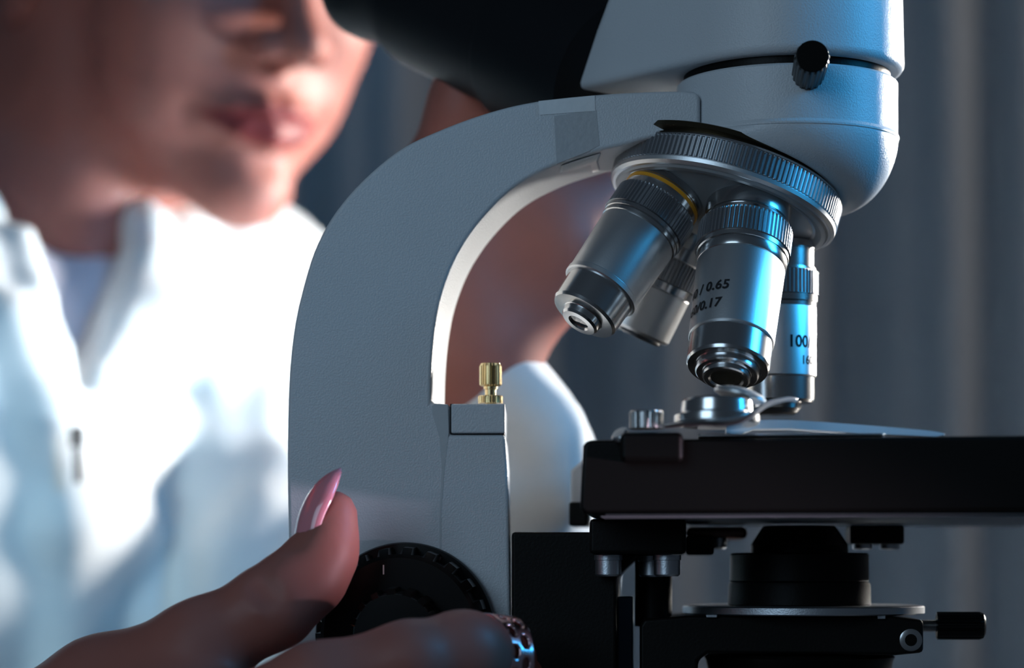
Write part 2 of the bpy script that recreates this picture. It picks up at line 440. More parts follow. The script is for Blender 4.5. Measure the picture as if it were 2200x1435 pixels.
o4 = objective('objective', d4, v_, dict(
    collar=[(-12, 80), (-6, 84), (36, 84), (37, 80), (66, 78)],
    knurl=[(64, 80), (66, 88), (68, 90, 4), (118, 90, 4), (119, 90), (120, 84)],
    rings=[[(119, 84), (121, 87), (138, 86), (140, 82)]],
    barrel=[(138, 81), (142, 84), (240, 82), (246, 78), (247, 70)],
    sleeve=[(244, 72), (252, 70), (256, 66), (257, 40), (254, 38)],
    lens=[(255, 40), (256, 20), (256.5, 0.01)]), 60)
o100 = objective('objective', d100, -u, dict(
    collar=[(-12, 82), (-6, 86), (10, 86), (11, 83), (50, 83), (51, 87), (58, 88)],
    knurl=[(56, 88), (58, 92), (60, 93, 3.5), (108, 93, 3.5), (109, 93), (110, 90)],
    rings=[[(109, 89), (111, 91), (124, 91), (126, 87)], [(126, 86), (127, 88), (134, 88), (136, 86)]],
    barrel=[(134, 85), (136, 87.5), (138, 88), (284, 88), (287, 86), (288, 82)],
    sleeve=[(284, 81), (288, 84), (336, 84), (342, 80), (343, 60), (344, 58), (354, 56), (364, 48), (368, 40), (368, 20)],
    lens=[(367, 24), (369, 12), (369.5, 0.01)]), 60, (12, 0, 0))
for o_, lb in ((o40, 'satin silver objective with small black numbers, nearest the viewer'), (o10, 'silver objective with an orange band near its top'),
               (o4, 'short pale objective half hidden at the back'), (o100, 'upright silver objective marked 100, over the stage')):
    o_['label'] = lb

# --- stage with clips and carrier
SN, SF = -60*mm, 62*mm
stage_pts = [(1252, 958), (1258, 948), (1270, 945), (2520, 932), (2520, 1096), (1262, 1104), (1250, 1100), (1246, 1088)]
stage = plate('stage', stage_pts, SN, SF, M['black'], bevel=0.0009, bseg=3)
slab('stage_groove', 1300, 2500, 1101, 1106, SN + 1.5*mm, SF - 2*mm, M['disc'], stage, 0.0002)
slab('underside_plate', 1290, 2560, 1106, 1111, SN + 3*mm, SF - 1*mm, nmat('stage_underside', (0.30, 0.33, 0.36), 0.45, 0.6, bump=0.1, bscale=1500), stage, 0.0003)
slab('clip_base', 1332, 1468, 928, 992, SN - 4*mm, SN + 22*mm, M['black'], stage, 0.0012, 3)
def stage_clip():
    ly = -58*mm; k = sc_at(ly, 1550)
    q = P(1389, 922, ly)
    ts = lathe_obj('clip_screw', [(0, 34*k), (2*k, 37*k, 1.5*k), (36*k, 37*k, 1.5*k), (40*k, 34*k), (41*k, 10*k)], M['chrome'], stage, Matrix.Translation(q), 96, 24)
    # pivot drum
    q = P(1540, 912, ly)
    drum = lathe_obj('clip_pivot', [(0, 88*k), (3*k, 92*k), (18*k, 92*k), (20*k, 80*k), (24*k, 78*k), (48*k, 76*k), (53*k, 72*k), (54*k, 0.01*k)], M['chrome'], stage, Matrix.Translation(q) @ Matrix.Rotation(math.radians(-4), 4, 'X'), 96)
    # spring cap lying on the drum, tilted towards the light
    q2 = P(1590, 846, ly + 4*mm)
    mt = Matrix.Translation(q2) @ Matrix.Rotation(math.radians(14), 4, 'Y')
    lathe_obj('clip_cap', [(-7*k, 48*k), (-4*k, 56*k), (2*k, 58*k), (8*k, 50*k), (13*k, 34*k), (15*k, 0.01*k)], M['satin'], drum, Matrix(), 64).matrix_local = Matrix.Translation(q).inverted() @ mt
    # s-curved lever
    path = catmull([(1428, 916, -58), (1500, 908, -62), (1570, 906, -66), (1612, 892, -66), (1650, 868, -62), (1690, 858, -58), (1712, 860, -54)], 6)
    vs = []; fs = []
    nn = len(path)
    for i, (x, y, l) in enumerate(path):
        c = P(x, y, l*mm); w = 4.2*mm*(0.7 + 0.3*math.sin(math.pi*i/(nn-1))); h = (7 + 6*math.sin(math.pi*min(1, i/(nn-1)*1.3)))*k*0.62
        for a in range(10):
            th = 2*math.pi*a/10
            vs.append((c.x, c.y + w*math.cos(th), c.z + h*math.sin(th)))
    for i in range(nn - 1):
        for a in range(10):
            b = (a+1) % 10
            fs.append((i*10+a, i*10+b, (i+1)*10+b, (i+1)*10+a))
    fs.append(tuple(range(10))); fs.append(tuple((nn-1)*10 + a for a in range(10)))
    obj('clip_lever', vs, fs, M['satin'], stage, 60)
    # slide-holding finger: a blade that thins to a point
    sf_ = plate('slide_finger', catmull([(1560, 930), (1566, 908), (1620, 900), (1700, 899), (1850, 910), (1980, 922), (2026, 929), (2031, 934)], 4) + [(2010, 938), (1850, 930), (1700, 919), (1620, 920), (1590, 932)], -52*mm, -46*mm, nmat('bright_spring_steel', (0.80, 0.84, 0.88), 0.35, 0.5), stage, 0.0005, 2)
    slab('slide_finger', 1500, 1900, 930, 938, -58*mm, -38*mm, M['satin'], stage, 0.0004)
    zb_ = min(v.co.z for v in sf_.data.vertices)
    for v in sf_.data.vertices: v.co.y += (v.co.z - zb_)*1.4
    q = P(1334, 936, SN - 1*mm)
    lathe_obj('edge_screw', [(0, 20*k), (6*k, 20*k), (9*k, 16*k), (9.1*k, 8*k)], M['chrome'], stage, axis_mtx(q, (-0.5, -0.5, 0.7)), 32)
stage_clip()

# stage carrier block, bolts, rack, guide column
slab('carrier_block', 1266, 1474, 1114, 1190, -30*mm, 20*mm, M['black'], scope, 0.0009)
slab('carrier_step', 1474, 1534, 1150, 1192, -6*mm, 20*mm, M['black'], scope, 0.0006)
slab('rear_lug', 1222, 1262, 1078, 1130, 18*mm, 40*mm, M['black'], scope, 0.0006)
plate('rear_shoulder', [(1226, 1010), (1256, 985), (1256, 1085), (1226, 1085)], 22*mm, 40*mm, nmat('grey_cast', (0.45, 0.46, 0.48), 0.5), scope, 0.0006)
plate('dovetail_bracket', [(1099, 1143), (1290, 1143), (1290, 1190), (1374, 1190), (1324, 1240), (1324, 1800), (1099, 1800)], -20*mm, 12*mm, M['black'], scope, 0.0007)
def hexbolt(px, py, ly, r, h, parent=scope):
    k = sc_at(ly, px); q = P(px, py, ly)
    b = lathe_obj('cap_bolt', [(2*k, r*1.08*k), (-9*k, r*1.08*k), (-10*k, r*k), (-h*k + 4*k, r*k), (-h*k, (r-4)*k), (-h*k, r*0.5*k), (-h*k + 8*k, r*0.45*k), (-h*k+8*k, 0.01*k)], M['disc'], parent, Matrix.Translation(q), 64)
    return b
b1 = hexbolt(1307, 1194, -23*mm, 28, 44)
c2 = copy_part(b1, scope); c2.matrix_local = Matrix.Translation(P(1433, 1194, -23*mm))
c3 = copy_part(b1, scope); c3.matrix_local = Matrix.Translation(P(1400, 1196, -12*mm))
lathe_obj('guide_column', [(0, 40*S), (160*S, 40*S)], M['black'], scope, Matrix.Translation(P(1404, 1345, 0)), 48)
slab('rack_bar', 1326, 1360, 1281, 1800, -2*mm, 6*mm, nmat('blued_steel', (0.05, 0.09, 0.14), 0.4, 0.4), scope, 0.0004)
# pieces hanging under the stage
ub = slab('under_bar', 1474, 1606, 1132, 1158, 14*mm, 40*mm, nmat('copper_brown_bar', (0.16, 0.09, 0.075), 0.4, 0.6), stage, 0.0012)
hexbolt(1545, 1158, 16*mm, 17, 22, stage)
us = slab('under_stop', 1826, 1943, 1128, 1169, 14*mm, 30*mm, M['black'], stage, 0.0006)
b2 = hexbolt(1853, 1170, 18*mm, 20, 11, stage)
c4 = copy_part(b2, stage); c4.matrix_local = Matrix.Translation(P(1911, 1170, 18*mm))

# --- condenser
def condenser():
    ly = 8*mm; k = sc_at(ly, 1717)
    q = P(1717, 1300, ly); mt = Matrix.Translation(q)
    c = lathe_obj('condenser', [(-40*k, 120*k), (0, 150*k), (2*k, 153*k), (42*k, 152*k), (49*k, 150*k), (50*k, 147*k), (53*k, 149*k), (108*k, 148*k), (112*k, 145*k), (113*k, 105*k), (130*k, 104*k), (166*k, 80*k), (170*k, 76*k), (170*k, 60*k), (167*k, 56*k), (167*k, 0.01*k)], M['black'], scope, mt, 96)
    lathe_obj('top_lens', [(166*k, 58*k), (169*k, 40*k), (171*k, 0.01*k)], M['glass'], c, Matrix(), 64)
    lathe_obj('silver_disc', [(-19*k, 246*k), (-18*k, 255*k), (-16*k, 258*k), (-3*k, 258*k), (-1*k, 256*k), (0, 250*k), (0, 120*k)], M['disc'], c, Matrix.Translation((8*k, 0, 0)), 128)
    lathe_obj('lower_mount', [(-170*k, 190*k), (-118*k, 200*k), (-110*k, 204*k), (-104*k, 196*k), (-100*k, 120*k)], M['blackgloss'], c, Matrix(), 96)
    h = plate('condenser_holder', [(1374, 1800), (1374, 1345), (1384, 1330), (1480, 1322), (1905, 1322), (1984, 1332), (1984, 1402), (1925, 1408), (1520, 1404), (1500, 1420), (1490, 1800)], -12*mm, 26*mm, M['black'], scope, 0.0008)
    # set screw in its hole
    q = P(1957, 1375, -12*mm); kk = sc_at(-12*mm, 1957)
    s = lathe_obj('set_screw', [(0, 24*kk), (1.5*kk, 24*kk), (2.5*kk, 20*kk), (3*kk, 13*kk), (-6*kk, 12*kk), (-6*kk, 0.01*kk)], M['chrome'], h, axis_mtx(q, (0.0, -1, 0)), 48)
    # centring screw with knurled head
    ly2 = -2*mm; kk = sc_at(ly2, 2050)
    q = P(1975, 1344, ly2)
    prof = [(-10*kk, 12*kk)]
    for i in range(14):
        prof += [((i*3.2)*kk, 14*kk), ((i*3.2+1.6)*kk, 11*kk)]
    s = lathe_obj('centring_screw', prof + [(48*kk, 12*kk)], M['chrome'], h, axis_mtx(q, (1, 0, 0)), 32)
    lathe_obj('screw_head', [(36*kk, 12*kk), (36.5*kk, 28*kk), (38*kk, 30*kk, 3*kk), (128*kk, 30*kk, 3*kk), (136*kk, 27*kk), (140*kk, 20*kk), (140.2*kk, 8*kk)], M['blackgloss'], s, Matrix(), 96, 16)
    slab('spring_tab', 1885, 1903, 1320, 1330, -13*mm, -8*mm, M['disc'], h, 0.0002)
    slab('spring_tab', 1517, 1541, 1320, 1327, -13*mm, -8*mm, M['disc'], h, 0.0002)
condenser()

# --- coaxial focus knob on the near side
def focus_knob():
    k = sc_at(-20*mm, 873)
    q = P(873, 1358, AN)
    mt = axis_mtx(q, (0, -1, 0))
    kb = lathe_obj('coarse_focus_knob', [(0.2*mm, 186*k), (0.4*mm, 194*k), (2.4*mm, 194*k), (3*mm, 191*k), (3.1*mm, 180*k), (3.2*mm, 185*k, 15*k), (11*mm, 182*k, 15*k), (12.8*mm, 168*k), (13.6*mm, 160*k), (13.6*mm, 20*k)], M['blackgloss'], scope, mt, 220, 22, 30)
    lathe_obj('fine_focus_knob', [(13.2*mm, 94*k), (14*mm, 94*k), (14.2*mm, 100*k, 9*k), (22*mm, 96*k, 9*k), (22.8*mm, 84*k), (22.9*mm, 20*k)], M['blackgloss'], kb, Matrix(), 192, 16, 30)
    # index mark on the knob's face
    v, f = prism([(-1.5*k, 0), (1.5*k, 0), (1.5*k, 20*k), (-1.5*k, 20*k)], 0, -0.00015)
    p1 = P(824, 1234, AN - 13.6*mm)
    obj('index_mark', [(p1.x + a, AN - 13.55*mm + b, p1.z + c) for a, b, c in v], f, nmat('ivory_mark', (0.6, 0.55, 0.5), 0.5), scope, 0)
focus_knob()

# --- lettering on the barrels
def letter(o, text, size, r, t, ang, slant=0.0, sp=1.0):
    return wrap_text(o, text, size*kN, r*kN, t*kN, ang, kN, slant, sp)
A0 = -math.pi/2
letter(o40, '40 / 0.65', 30, 90.6, 246, A0 + 1.46, 0.08, 1.05)
letter(o40, '160/0.17', 30, 89.6, 287, A0 + 1.56, 0.08, 1.02)
letter(o100, '100/1.25', 36, 88.3, 226, A0 - 0.26, 0.0, 1.0)
letter(o100, '160/0.17', 26, 88.3, 262, A0 - 0.64, 0.0, 1.0)

# ------------------------------------------------------------------ implicit-surface modelling (for the person)
def smin(a, b, k):
    if k <= 0: return np.minimum(a, b)
    h = np.clip(0.5 + 0.5*(b - a)/k, 0, 1)
    return b + (a - b)*h - k*h*(1 - h)
class Field:
    def __init__(s): s.ops = []
    def add(s, f, lo, hi, k=0.0, sub=False): s.ops.append((f, np.array(lo), np.array(hi), k, sub))
    def cone(s, a, b, ra, rb, k=0.004, sub=False):
        a = np.array(a, float); b = np.array(b, float); ba = b - a; L2 = max(ba @ ba, 1e-12); r = max(ra, rb)
        def f(X, Y, Z):
            t = np.clip(((X-a[0])*ba[0] + (Y-a[1])*ba[1] + (Z-a[2])*ba[2]) / L2, 0, 1)
            return np.sqrt((X-a[0]-t*ba[0])**2 + (Y-a[1]-t*ba[1])**2 + (Z-a[2]-t*ba[2])**2) - (ra + t*(rb - ra))
        s.add(f, np.minimum(a, b) - r, np.maximum(a, b) + r, k, sub)
    def chain(s, pts, rad, k=0.004, sub=False):
        for i in range(len(pts) - 1): s.cone(pts[i], pts[i+1], rad[i], rad[i+1], k, sub)
    def ell(s, c, r, R=None, k=0.006, sub=False):
        c = np.array(c, float); r = np.array(r, float)
        R = np.eye(3) if R is None else np.array(R, float)      # rows: the ellipsoid's own axes
        def f(X, Y, Z):
            dx, dy, dz = X-c[0], Y-c[1], Z-c[2]
            q = [R[i, 0]*dx + R[i, 1]*dy + R[i, 2]*dz for i in range(3)]
            k0 = np.sqrt(sum((q[i]/r[i])**2 for i in range(3))) + 1e-9
            k1 = np.sqrt(sum((q[i]/r[i]**2)**2 for i in range(3))) + 1e-9
            return k0*(k0 - 1)/k1
        m = np.sqrt((R**2 * (r**2)[:, None]).sum(0))
        s.add(f, c - m, c + m, k, sub)
    def grid(s, lo, hi, h):
        lo = np.array(lo, float); n = np.ceil((np.array(hi) - lo)/h).astype(int) + 1
        xs, ys, zs = [lo[i] + h*np.arange(n[i]) for i in range(3)]
        F = np.full(n, 0.05, np.float32)
        for f, a, b, k, sub in s.ops:
            m = k + 3*h
            sl = []
            for ax_, l, u_ in zip((xs, ys, zs), a - m, b + m):
                i0, i1 = np.searchsorted(ax_, l), np.searchsorted(ax_, u_)
                sl.append(slice(i0, i1))
            if any(q.stop <= q.start for q in sl): continue
            sl = tuple(sl)
            d = f(xs[sl[0]][:, None, None], ys[sl[1]][None, :, None], zs[sl[2]][None, None, :])
            F[sl] = -smin(-F[sl], d, k) if sub else smin(F[sl], d, k)
        return F, lo
    def at(s, P_):
        P_ = np.atleast_2d(P_); X, Y, Z = P_.T
        F = np.full(len(P_), 0.5)
        for f, a, b, k, sub in s.ops:
            d = f(X, Y, Z); F = -smin(-F, d, k) if sub else smin(F, d, k)
        return F
    def mesh(s, lo, hi, h):
        F, lo = s.grid(lo, hi, h); return nets(F, lo, h)
def nets(F, lo, h):
    ins = F < 0
    n = F.shape
    cnt = np.zeros([q-1 for q in n], np.int8)
    offs = [(i, j, k) for i in (0, 1) for j in (0, 1) for k in (0, 1)]
    def sub(A, o): return A[o[0]:n[0]-1+o[0], o[1]:n[1]-1+o[1], o[2]:n[2]-1+o[2]]
    for o in offs: cnt += sub(ins, o)
    act = (cnt > 0) & (cnt < 8)
    I = np.argwhere(act); idx = np.full(cnt.shape, -1, np.int64); idx[act] = np.arange(len(I))
    pos = np.zeros((len(I), 3)); num = np.zeros(len(I))
    for o in offs:
        for a in range(3):
            if o[a]: continue
            o2 = list(o); o2[a] = 1
            fa = F[I[:, 0]+o[0], I[:, 1]+o[1], I[:, 2]+o[2]].astype(float); fb = F[I[:, 0]+o2[0], I[:, 1]+o2[1], I[:, 2]+o2[2]].astype(float)
            c = (fa < 0) != (fb < 0)
            t = np.where(c, fa/np.where(c, fa - fb, 1), 0)
            p = np.tile(np.array(o, float), (len(I), 1)); p[:, a] += t
            pos[c] += p[c]; num[c] += 1
    V = lo + h*(I + pos/num[:, None])
    faces = []
    for a in range(3):
        b, c = (a+1) % 3, (a+2) % 3
        s0 = [slice(None)]*3; s1 = [slice(None)]*3
        s0[a] = slice(0, n[a]-1); s1[a] = slice(1, n[a])
        A, B = ins[tuple(s0)], ins[tuple(s1)]
        E = np.argwhere(A != B)
        ok = (E[:, b] > 0) & (E[:, c] > 0) & (E[:, b] < n[b]-1) & (E[:, c] < n[c]-1); E = E[ok]
        q = []
        for db, dc in ((0, 0), (-1, 0), (-1, -1), (0, -1)):
            e = E.copy(); e[:, b] += db; e[:, c] += dc
            q.append(idx[e[:, 0], e[:, 1], e[:, 2]])
        q = np.stack(q, 1)
        fl = ~A[E[:, 0], E[:, 1], E[:, 2]]
        q[fl] = q[fl][:, ::-1]
        faces.append(q)
    return V, np.concatenate(faces)
def big_obj(name, V, Q, mat, parent=None, smooth_iter=0):
    me = bpy.data.meshes.new(name)
    me.vertices.add(len(V)); me.vertices.foreach_set('co', np.asarray(V, np.float32).ravel())
    me.loops.add(Q.size); me.loops.foreach_set('vertex_index', Q.astype(np.int32).ravel())
    me.polygons.add(len(Q)); me.polygons.foreach_set('loop_start', (np.arange(len(Q))*4).astype(np.int32))
    me.polygons.foreach_set('use_smooth', np.ones(len(Q), bool))
    me.update(calc_edges=True); me.validate()
    me.materials.append(mat)
    o = bpy.data.objects.new(name, me); COL.objects.link(o)
    if parent: o.parent = parent
    if smooth_iter:
        md = o.modifiers.new('smooth', 'SMOOTH'); md.factor = 0.5; md.iterations = smooth_iter
    return o
def relax(V, Q, it=3, f=0.5):
    e = np.concatenate([Q[:, [0, 1]], Q[:, [1, 2]], Q[:, [2, 3]], Q[:, [3, 0]]])
    for _ in range(it):
        s_ = np.zeros_like(V); c_ = np.zeros(len(V))
        for d in range(3):
            s_[:, d] = np.bincount(e[:, 0], V[e[:, 1], d], len(V)) + np.bincount(e[:, 1], V[e[:, 0], d], len(V))
        c_ = np.bincount(e[:, 0], minlength=len(V)) + np.bincount(e[:, 1], minlength=len(V))
        V = V*(1 - f) + f*s_/np.maximum(c_, 1)[:, None]
    return V
def largest(V, Q):
    lab = np.arange(len(V)); e = np.concatenate([Q[:, [0, 1]], Q[:, [1, 2]], Q[:, [2, 3]], Q[:, [3, 0]]])
    while True:
        m = lab.copy(); np.minimum.at(m, e[:, 0], lab[e[:, 1]]); np.minimum.at(m, e[:, 1], lab[e[:, 0]]); m = m[m]
        if (m == lab).all(): break
        lab = m
    best = np.bincount(lab).argmax(); keep = lab == best
    new = np.cumsum(keep) - 1
    return V[keep], new[Q[keep[Q[:, 0]]]]
def wp(px, py, ymm): return np.array(W(px, py, ymm*mm))

# ------------------------------------------------------------------ person: head, neck and hands
AL = math.radians(52); PT = math.radians(13)
F_ = np.array([math.cos(PT)*math.cos(AL), -math.cos(PT)*math.sin(AL), -math.sin(PT)])
L_ = np.array([math.sin(AL), math.cos(AL), 0.0])
U_ = np.cross(F_, L_) * 1.0
if U_[2] < 0: U_ = -U_
HB = np.stack([L_, F_, U_])            # rows: head axes (left, forward, up)
ROLL = math.radians(0)
HS = 0.88 * mm
H0 = wp(590, 262, 330) - HS*(92*F_ + 42*U_)
def hp(x, y, z): return H0 + HS*(x*L_ + y*F_ + z*U_)
def build_head(fd):
    def E(c, r, k=8, sub=False): fd.ell(hp(*c), np.array(r)*HS, HB, k*HS, sub)
    def C(a, b, ra, rb, k=5, sub=False): fd.cone(hp(*a), hp(*b), ra*HS, rb*HS, k*HS, sub)
    E((0, -5, 138), (73, 92, 82), 10)
    E((0, 38, 92), (58, 50, 60), 16)
    E((0, 42, 46), (41, 42, 34), 14)
    for s in (-1, 1):
        C((s*46, 2, 44), (s*9, 70, 13), 15, 14, 16)
        C((s*50, 0, 46), (s*52, -4, 92), 14, 16, 16)
        E((s*36, 58, 82), (23, 24, 21), 16)
    E((0, 74, 14), (14, 16, 14), 12)
    E((0, 70, 48), (27, 19, 22), 14)
    for s in (-1, 1): E((s*33, 50, 56), (21, 25, 28), 16)
    # sockets and eyes
    for s in (-1, 1):
        E((s*31, 96, 104), (17, 14, 11), 9, True)
        E((s*31, 77, 103), (13, 12.5, 12.5), 3)
        C((s*16, 92, 118), (s*46, 78, 118), 5, 5, 9)
        E((s*73, -8, 96), (6, 17, 30), 4)
    # mouth furrows
    E((0, 101, 25), (15, 11, 5.5), 8, True)
    for s in (-1, 1): E((s*33, 81, 41.5), (4, 6, 4), 6, True)
    # nose
    C((0, 86, 114), (0, 105, 79), 7, 8.5, 8)
    E((0, 109, 74), (9, 9, 8), 5)
    for s in (-1, 1):
        E((s*11.5, 97, 72), (7, 10, 7.5), 4)
        E((s*6.5, 101, 65.5), (3.2, 5, 3.5), 2, True)
    C((0, 105, 68), (0, 90, 65), 3.5, 4, 4)
    # lips
    for s in (-1, 1):
        fd.chain([hp(s*29, 77, 42.8), hp(s*17, 86.5, 44.6), hp(s*5, 92, 47.6), hp(0, 92, 46.8)], np.array([2, 4.2, 5, 4.8])*HS, 2.5*HS)
        fd.chain([hp(s*28, 77, 41.4), hp(s*14, 87, 37.8), hp(0, 90.5, 36.2)], np.array([2, 4.8, 5.8])*HS, 2.5*HS)
        fd.chain([hp(s*31, 79, 42.4), hp(s*14, 92.5, 41.8), hp(0, 97.5, 41.6)], np.array([1.6, 1.7, 1.6])*HS, 2*HS, True)
    E((0, 99, 55), (2.8, 5, 6), 4, True)
    # neck
    nb = NECK
    fd.cone(hp(0, -8, 58), nb, 46*HS, 50*HS, 0.018)
    fd.cone(hp(-38, 0, 66), nb + np.array([0.03, -0.035, 0.0]), 18*HS, 15*HS, 0.016)
    fd.cone(hp(-6, -42, 70), nb + np.array([-0.045, 0.0, 0.0]), 48*HS, 50*HS, 0.02)
    fd.cone(nb, nb + np.array([-0.03, 0.06, -0.14]), 0.056, 0.075, 0.02)
NECK = wp(30, 650, 395)
skin = nmat('skin', (0.33, 0.120, 0.094), 0.5, spec=0.28, sss=0.15, var=0.06, vscale=160, bump=0.15, bscale=500)

# right hand, on the focus knob (near the viewer)
RH = Field()
def build_right_hand(fd):
    # thumb
    th = [wp(-40, 1740, -26), wp(225, 1500, -34), wp(430, 1390, -42), wp(590, 1300, -42), wp(668, 1236, -40), wp(706, 1160, -39), wp(716, 1098, -38)]
    tr = np.array([15, 11.5, 9.2, 8.2, 6.6, 4.9, 4.0])*mm
    fd.chain(th, tr, 0.005)
    fd.cone(wp(622, 1218, -41), wp(634, 1182, -40), 3.6*mm, 1.6*mm, 0.004)          # nail fold
    fd.cone(wp(706, 1190, -38), wp(722, 1105, -37), 4.6*mm, 3.4*mm, 0.004)          # pad
    fd.cone(wp(676, 1260, -40), wp(704, 1200, -39), 4.4*mm, 4.8*mm, 0.004)
    # palm
    fd.cone(wp(40, 1720, -30), wp(430, 1660, -62), 18*mm, 14*mm, 0.010)
    fd.cone(wp(-60, 1760, -10), wp(400, 1760, -50), 22*mm, 15*mm, 0.012)
    fd.cone(wp(225, 1530, -34), wp(500, 1600, -60), 11*mm, 11*mm, 0.012)            # web
    # index
    fd.chain([wp(430, 1600, -64), wp(680, 1474, -66), wp(880, 1420, -64), wp(1000, 1402, -58), wp(1072, 1420, -44), wp(1100, 1470, -32), wp(1096, 1520, -24)],
             np.array([10.5, 8.2, 7.6, 7.5, 7.0, 6.4, 5.6])*mm, 0.004)
    fd.cone(wp(985, 1382, -60), wp(1030, 1390, -54), 5.5*mm, 5.2*mm, 0.004)
    # middle, ring and little finger, curled below
    for i, (dy, dl, sc_) in enumerate(((150, 0.0, 1.0), (290, -0.08, 0.96), (420, -0.22, 0.82))):
        fd.chain([wp(400 - 20*i, 1680 + 110*i, -62 + 6*i), wp(700*(1+dl*0.4), 1560 + dy, -68 + 5*i), wp(930*(1+dl), 1520 + dy, -64 + 5*i), wp(1010*(1+dl), 1545 + dy, -48 + 5*i), wp(990*(1+dl), 1600 + dy, -36 + 5*i)],
                 np.array([10, 8.2, 7.8, 7.0, 6.0])*mm*sc_, 0.004)
    # wrist and forearm
    fd.cone(wp(0, 1720, -18), wp(-420, 2060, 60), 23*mm, 27*mm, 0.02)
    fd.cone(wp(-420, 2060, 60), wp(-900, 2400, 190), 27*mm, 40*mm, 0.02)
build_right_hand(RH)
def crease(fd, pts, rad):          # a fine fold pressed into the skin along a line
    ys = np.arange(-70, -20, 0.25); c = []
    for x, y in pts:
        f = fd.at(np.array([wp(x, y, d) for d in ys])); k = np.argmax(f < 0)
        if f[k] < 0: c.append(wp(x, y, ys[k] - 0.25))
    return c, np.array(rad[:len(c)])*mm
cr = [crease(RH, [(x0 + 9*i, y0 + 11*i) for i in range(6)], [0.45, 0.6, 0.65, 0.6, 0.5, 0.35]) for x0, y0 in ((536, 1248), (560, 1236))]
for c_, r_ in cr: RH.chain(c_, r_, 0.0022, True)
# left hand, raised behind the arm and gripping the head
LH = Field()
def build_left_hand(fd):
    fd.cone(wp(1000, 1000, 92), wp(980, 790, 86), 20*mm, 16*mm, 0.012)
    fd.cone(wp(1040, 1000, 92), wp(1030, 790, 84), 14*mm, 12*mm, 0.014)
    R = np.array([[0.93, 0.1, 0.34], [-0.15, 0.98, 0.1], [-0.33, -0.14, 0.93]])
    fd.ell(wp(1080, 475, 84), (29*mm, 17*mm, 31*mm), R, 0.012)
    fd.cone(wp(1040, 760, 84), wp(1185, 530, 82), 10*mm, 13*mm, 0.010)              # heel of the hand
    fd.cone(wp(960, 720, 80), wp(900, 500, 74), 16*mm, 14*mm, 0.014)                # thumb ball
    fd.chain([wp(900, 500, 74), wp(975, 360, 70), wp(1000, 240, 66), wp(1004, 130, 62)], np.array([12.5, 10, 9, 7])*mm, 0.006)
    for i, (bx, by, tx, ty, r) in enumerate(((1010, 420, 1080, 160, 9.2), (1105, 400, 1200, 130, 9.6), (1200, 400, 1330, 160, 9.2), (1268, 440, 1440, 260, 8.2))):
        fd.chain([wp(bx, by, 88), wp((bx+tx)/2 + 10, (by+ty)/2 - 10, 92), wp(tx, ty, 84), wp(tx + 50, ty - 30, 66)], np.array([r+1.5, r, r-1, r-2])*mm, 0.007)
    fd.cone(wp(1030, 1000, 94), wp(1075, 1290, 168), 17*mm, 24*mm, 0.01)
build_left_hand(LH)
HD = Field(); build_head(HD)
def body_mesh():
    parts = []
    lo = np.minimum(hp(-90, -110, -10), hp(90, 130, 230)); 
    cs_ = np.array([hp(x, y, z) for x in (-85, 85) for y in (-100, 122) for z in (-8, 226)])
    lo = np.minimum(cs_.min(0), NECK - 0.10); hi = np.maximum(cs_.max(0), NECK + 0.08); lo[2] = NECK[2] - 0.16
    V, Q = HD.mesh(lo, hi, 0.0022); parts.append((relax(V, Q, 2), Q))
    pts = [wp(-950, 2480, 200), wp(1180, 950, -90)]
    lo = np.array([wp(-560, 2200, 60)[0], -0.085, wp(0, 2260, 60)[2]]); hi = np.array([wp(1180, 0, -50)[0], 0.10, wp(0, 1020, -40)[2]])
    V, Q = RH.mesh(lo, hi, 0.00125); parts.append((relax(V, Q, 2), Q))
    lo = np.array([wp(780, 0, 90)[0], 0.03, wp(0, 1440, 140)[2]]); hi = np.array([wp(1520, 0, 70)[0], 0.19, wp(0, 60, 70)[2]])
    V, Q = LH.mesh(lo, hi, 0.0017); parts.append((relax(V, Q, 2), Q))
    n = 0; Vs = []; Qs = []
    for V, Q in parts:
        Vs.append(V); Qs.append(Q + n); n += len(V)
    return np.concatenate(Vs), np.concatenate(Qs)
V, Q = body_mesh()
person = big_obj('person', V, Q, skin)
tag(person, 'person in a white zipped coat bending over the microscope, one hand on its focus knob', 'person')
# lips carry their own colour: a vertex mask read by the skin material
q = (V - H0) / HS
lx, ly_, lz = q @ L_, q @ F_, q @ U_
def lip_mask():
    t = np.clip(np.abs(lx)/29, 0, 1.2)
    up = 42 + 8.0*(1 - t**1.5); dn = 42 - 11.0*(1 - t**2)
    m = np.minimum(np.clip((up - lz)/1.6 + 0.5, 0, 1), np.clip((lz - dn)/1.6 + 0.5, 0, 1)) * (t < 1.02) * (ly_ > 72)
    return m * ((lz > 20) & (lz < 60))
at_ = person.data.attributes.new('lip', 'FLOAT', 'POINT'); at_.data.foreach_set('value', lip_mask().astype(np.float32))
nt = skin.node_tree; b = nt.nodes['Principled BSDF']; src = b.inputs['Base Color'].links[0].from_socket
an = nt.nodes.new('ShaderNodeAttribute'); an.attribute_name = 'lip'
mx = nt.nodes.new('ShaderNodeMix'); mx.data_type = 'RGBA'; mx.inputs[7].default_value = (0.19, 0.025, 0.025, 1)
nt.links.new(an.outputs['Fac'], mx.inputs[0]); nt.links.new(src, mx.inputs[6]); nt.links.new(mx.outputs[2], b.inputs['Base Color'])

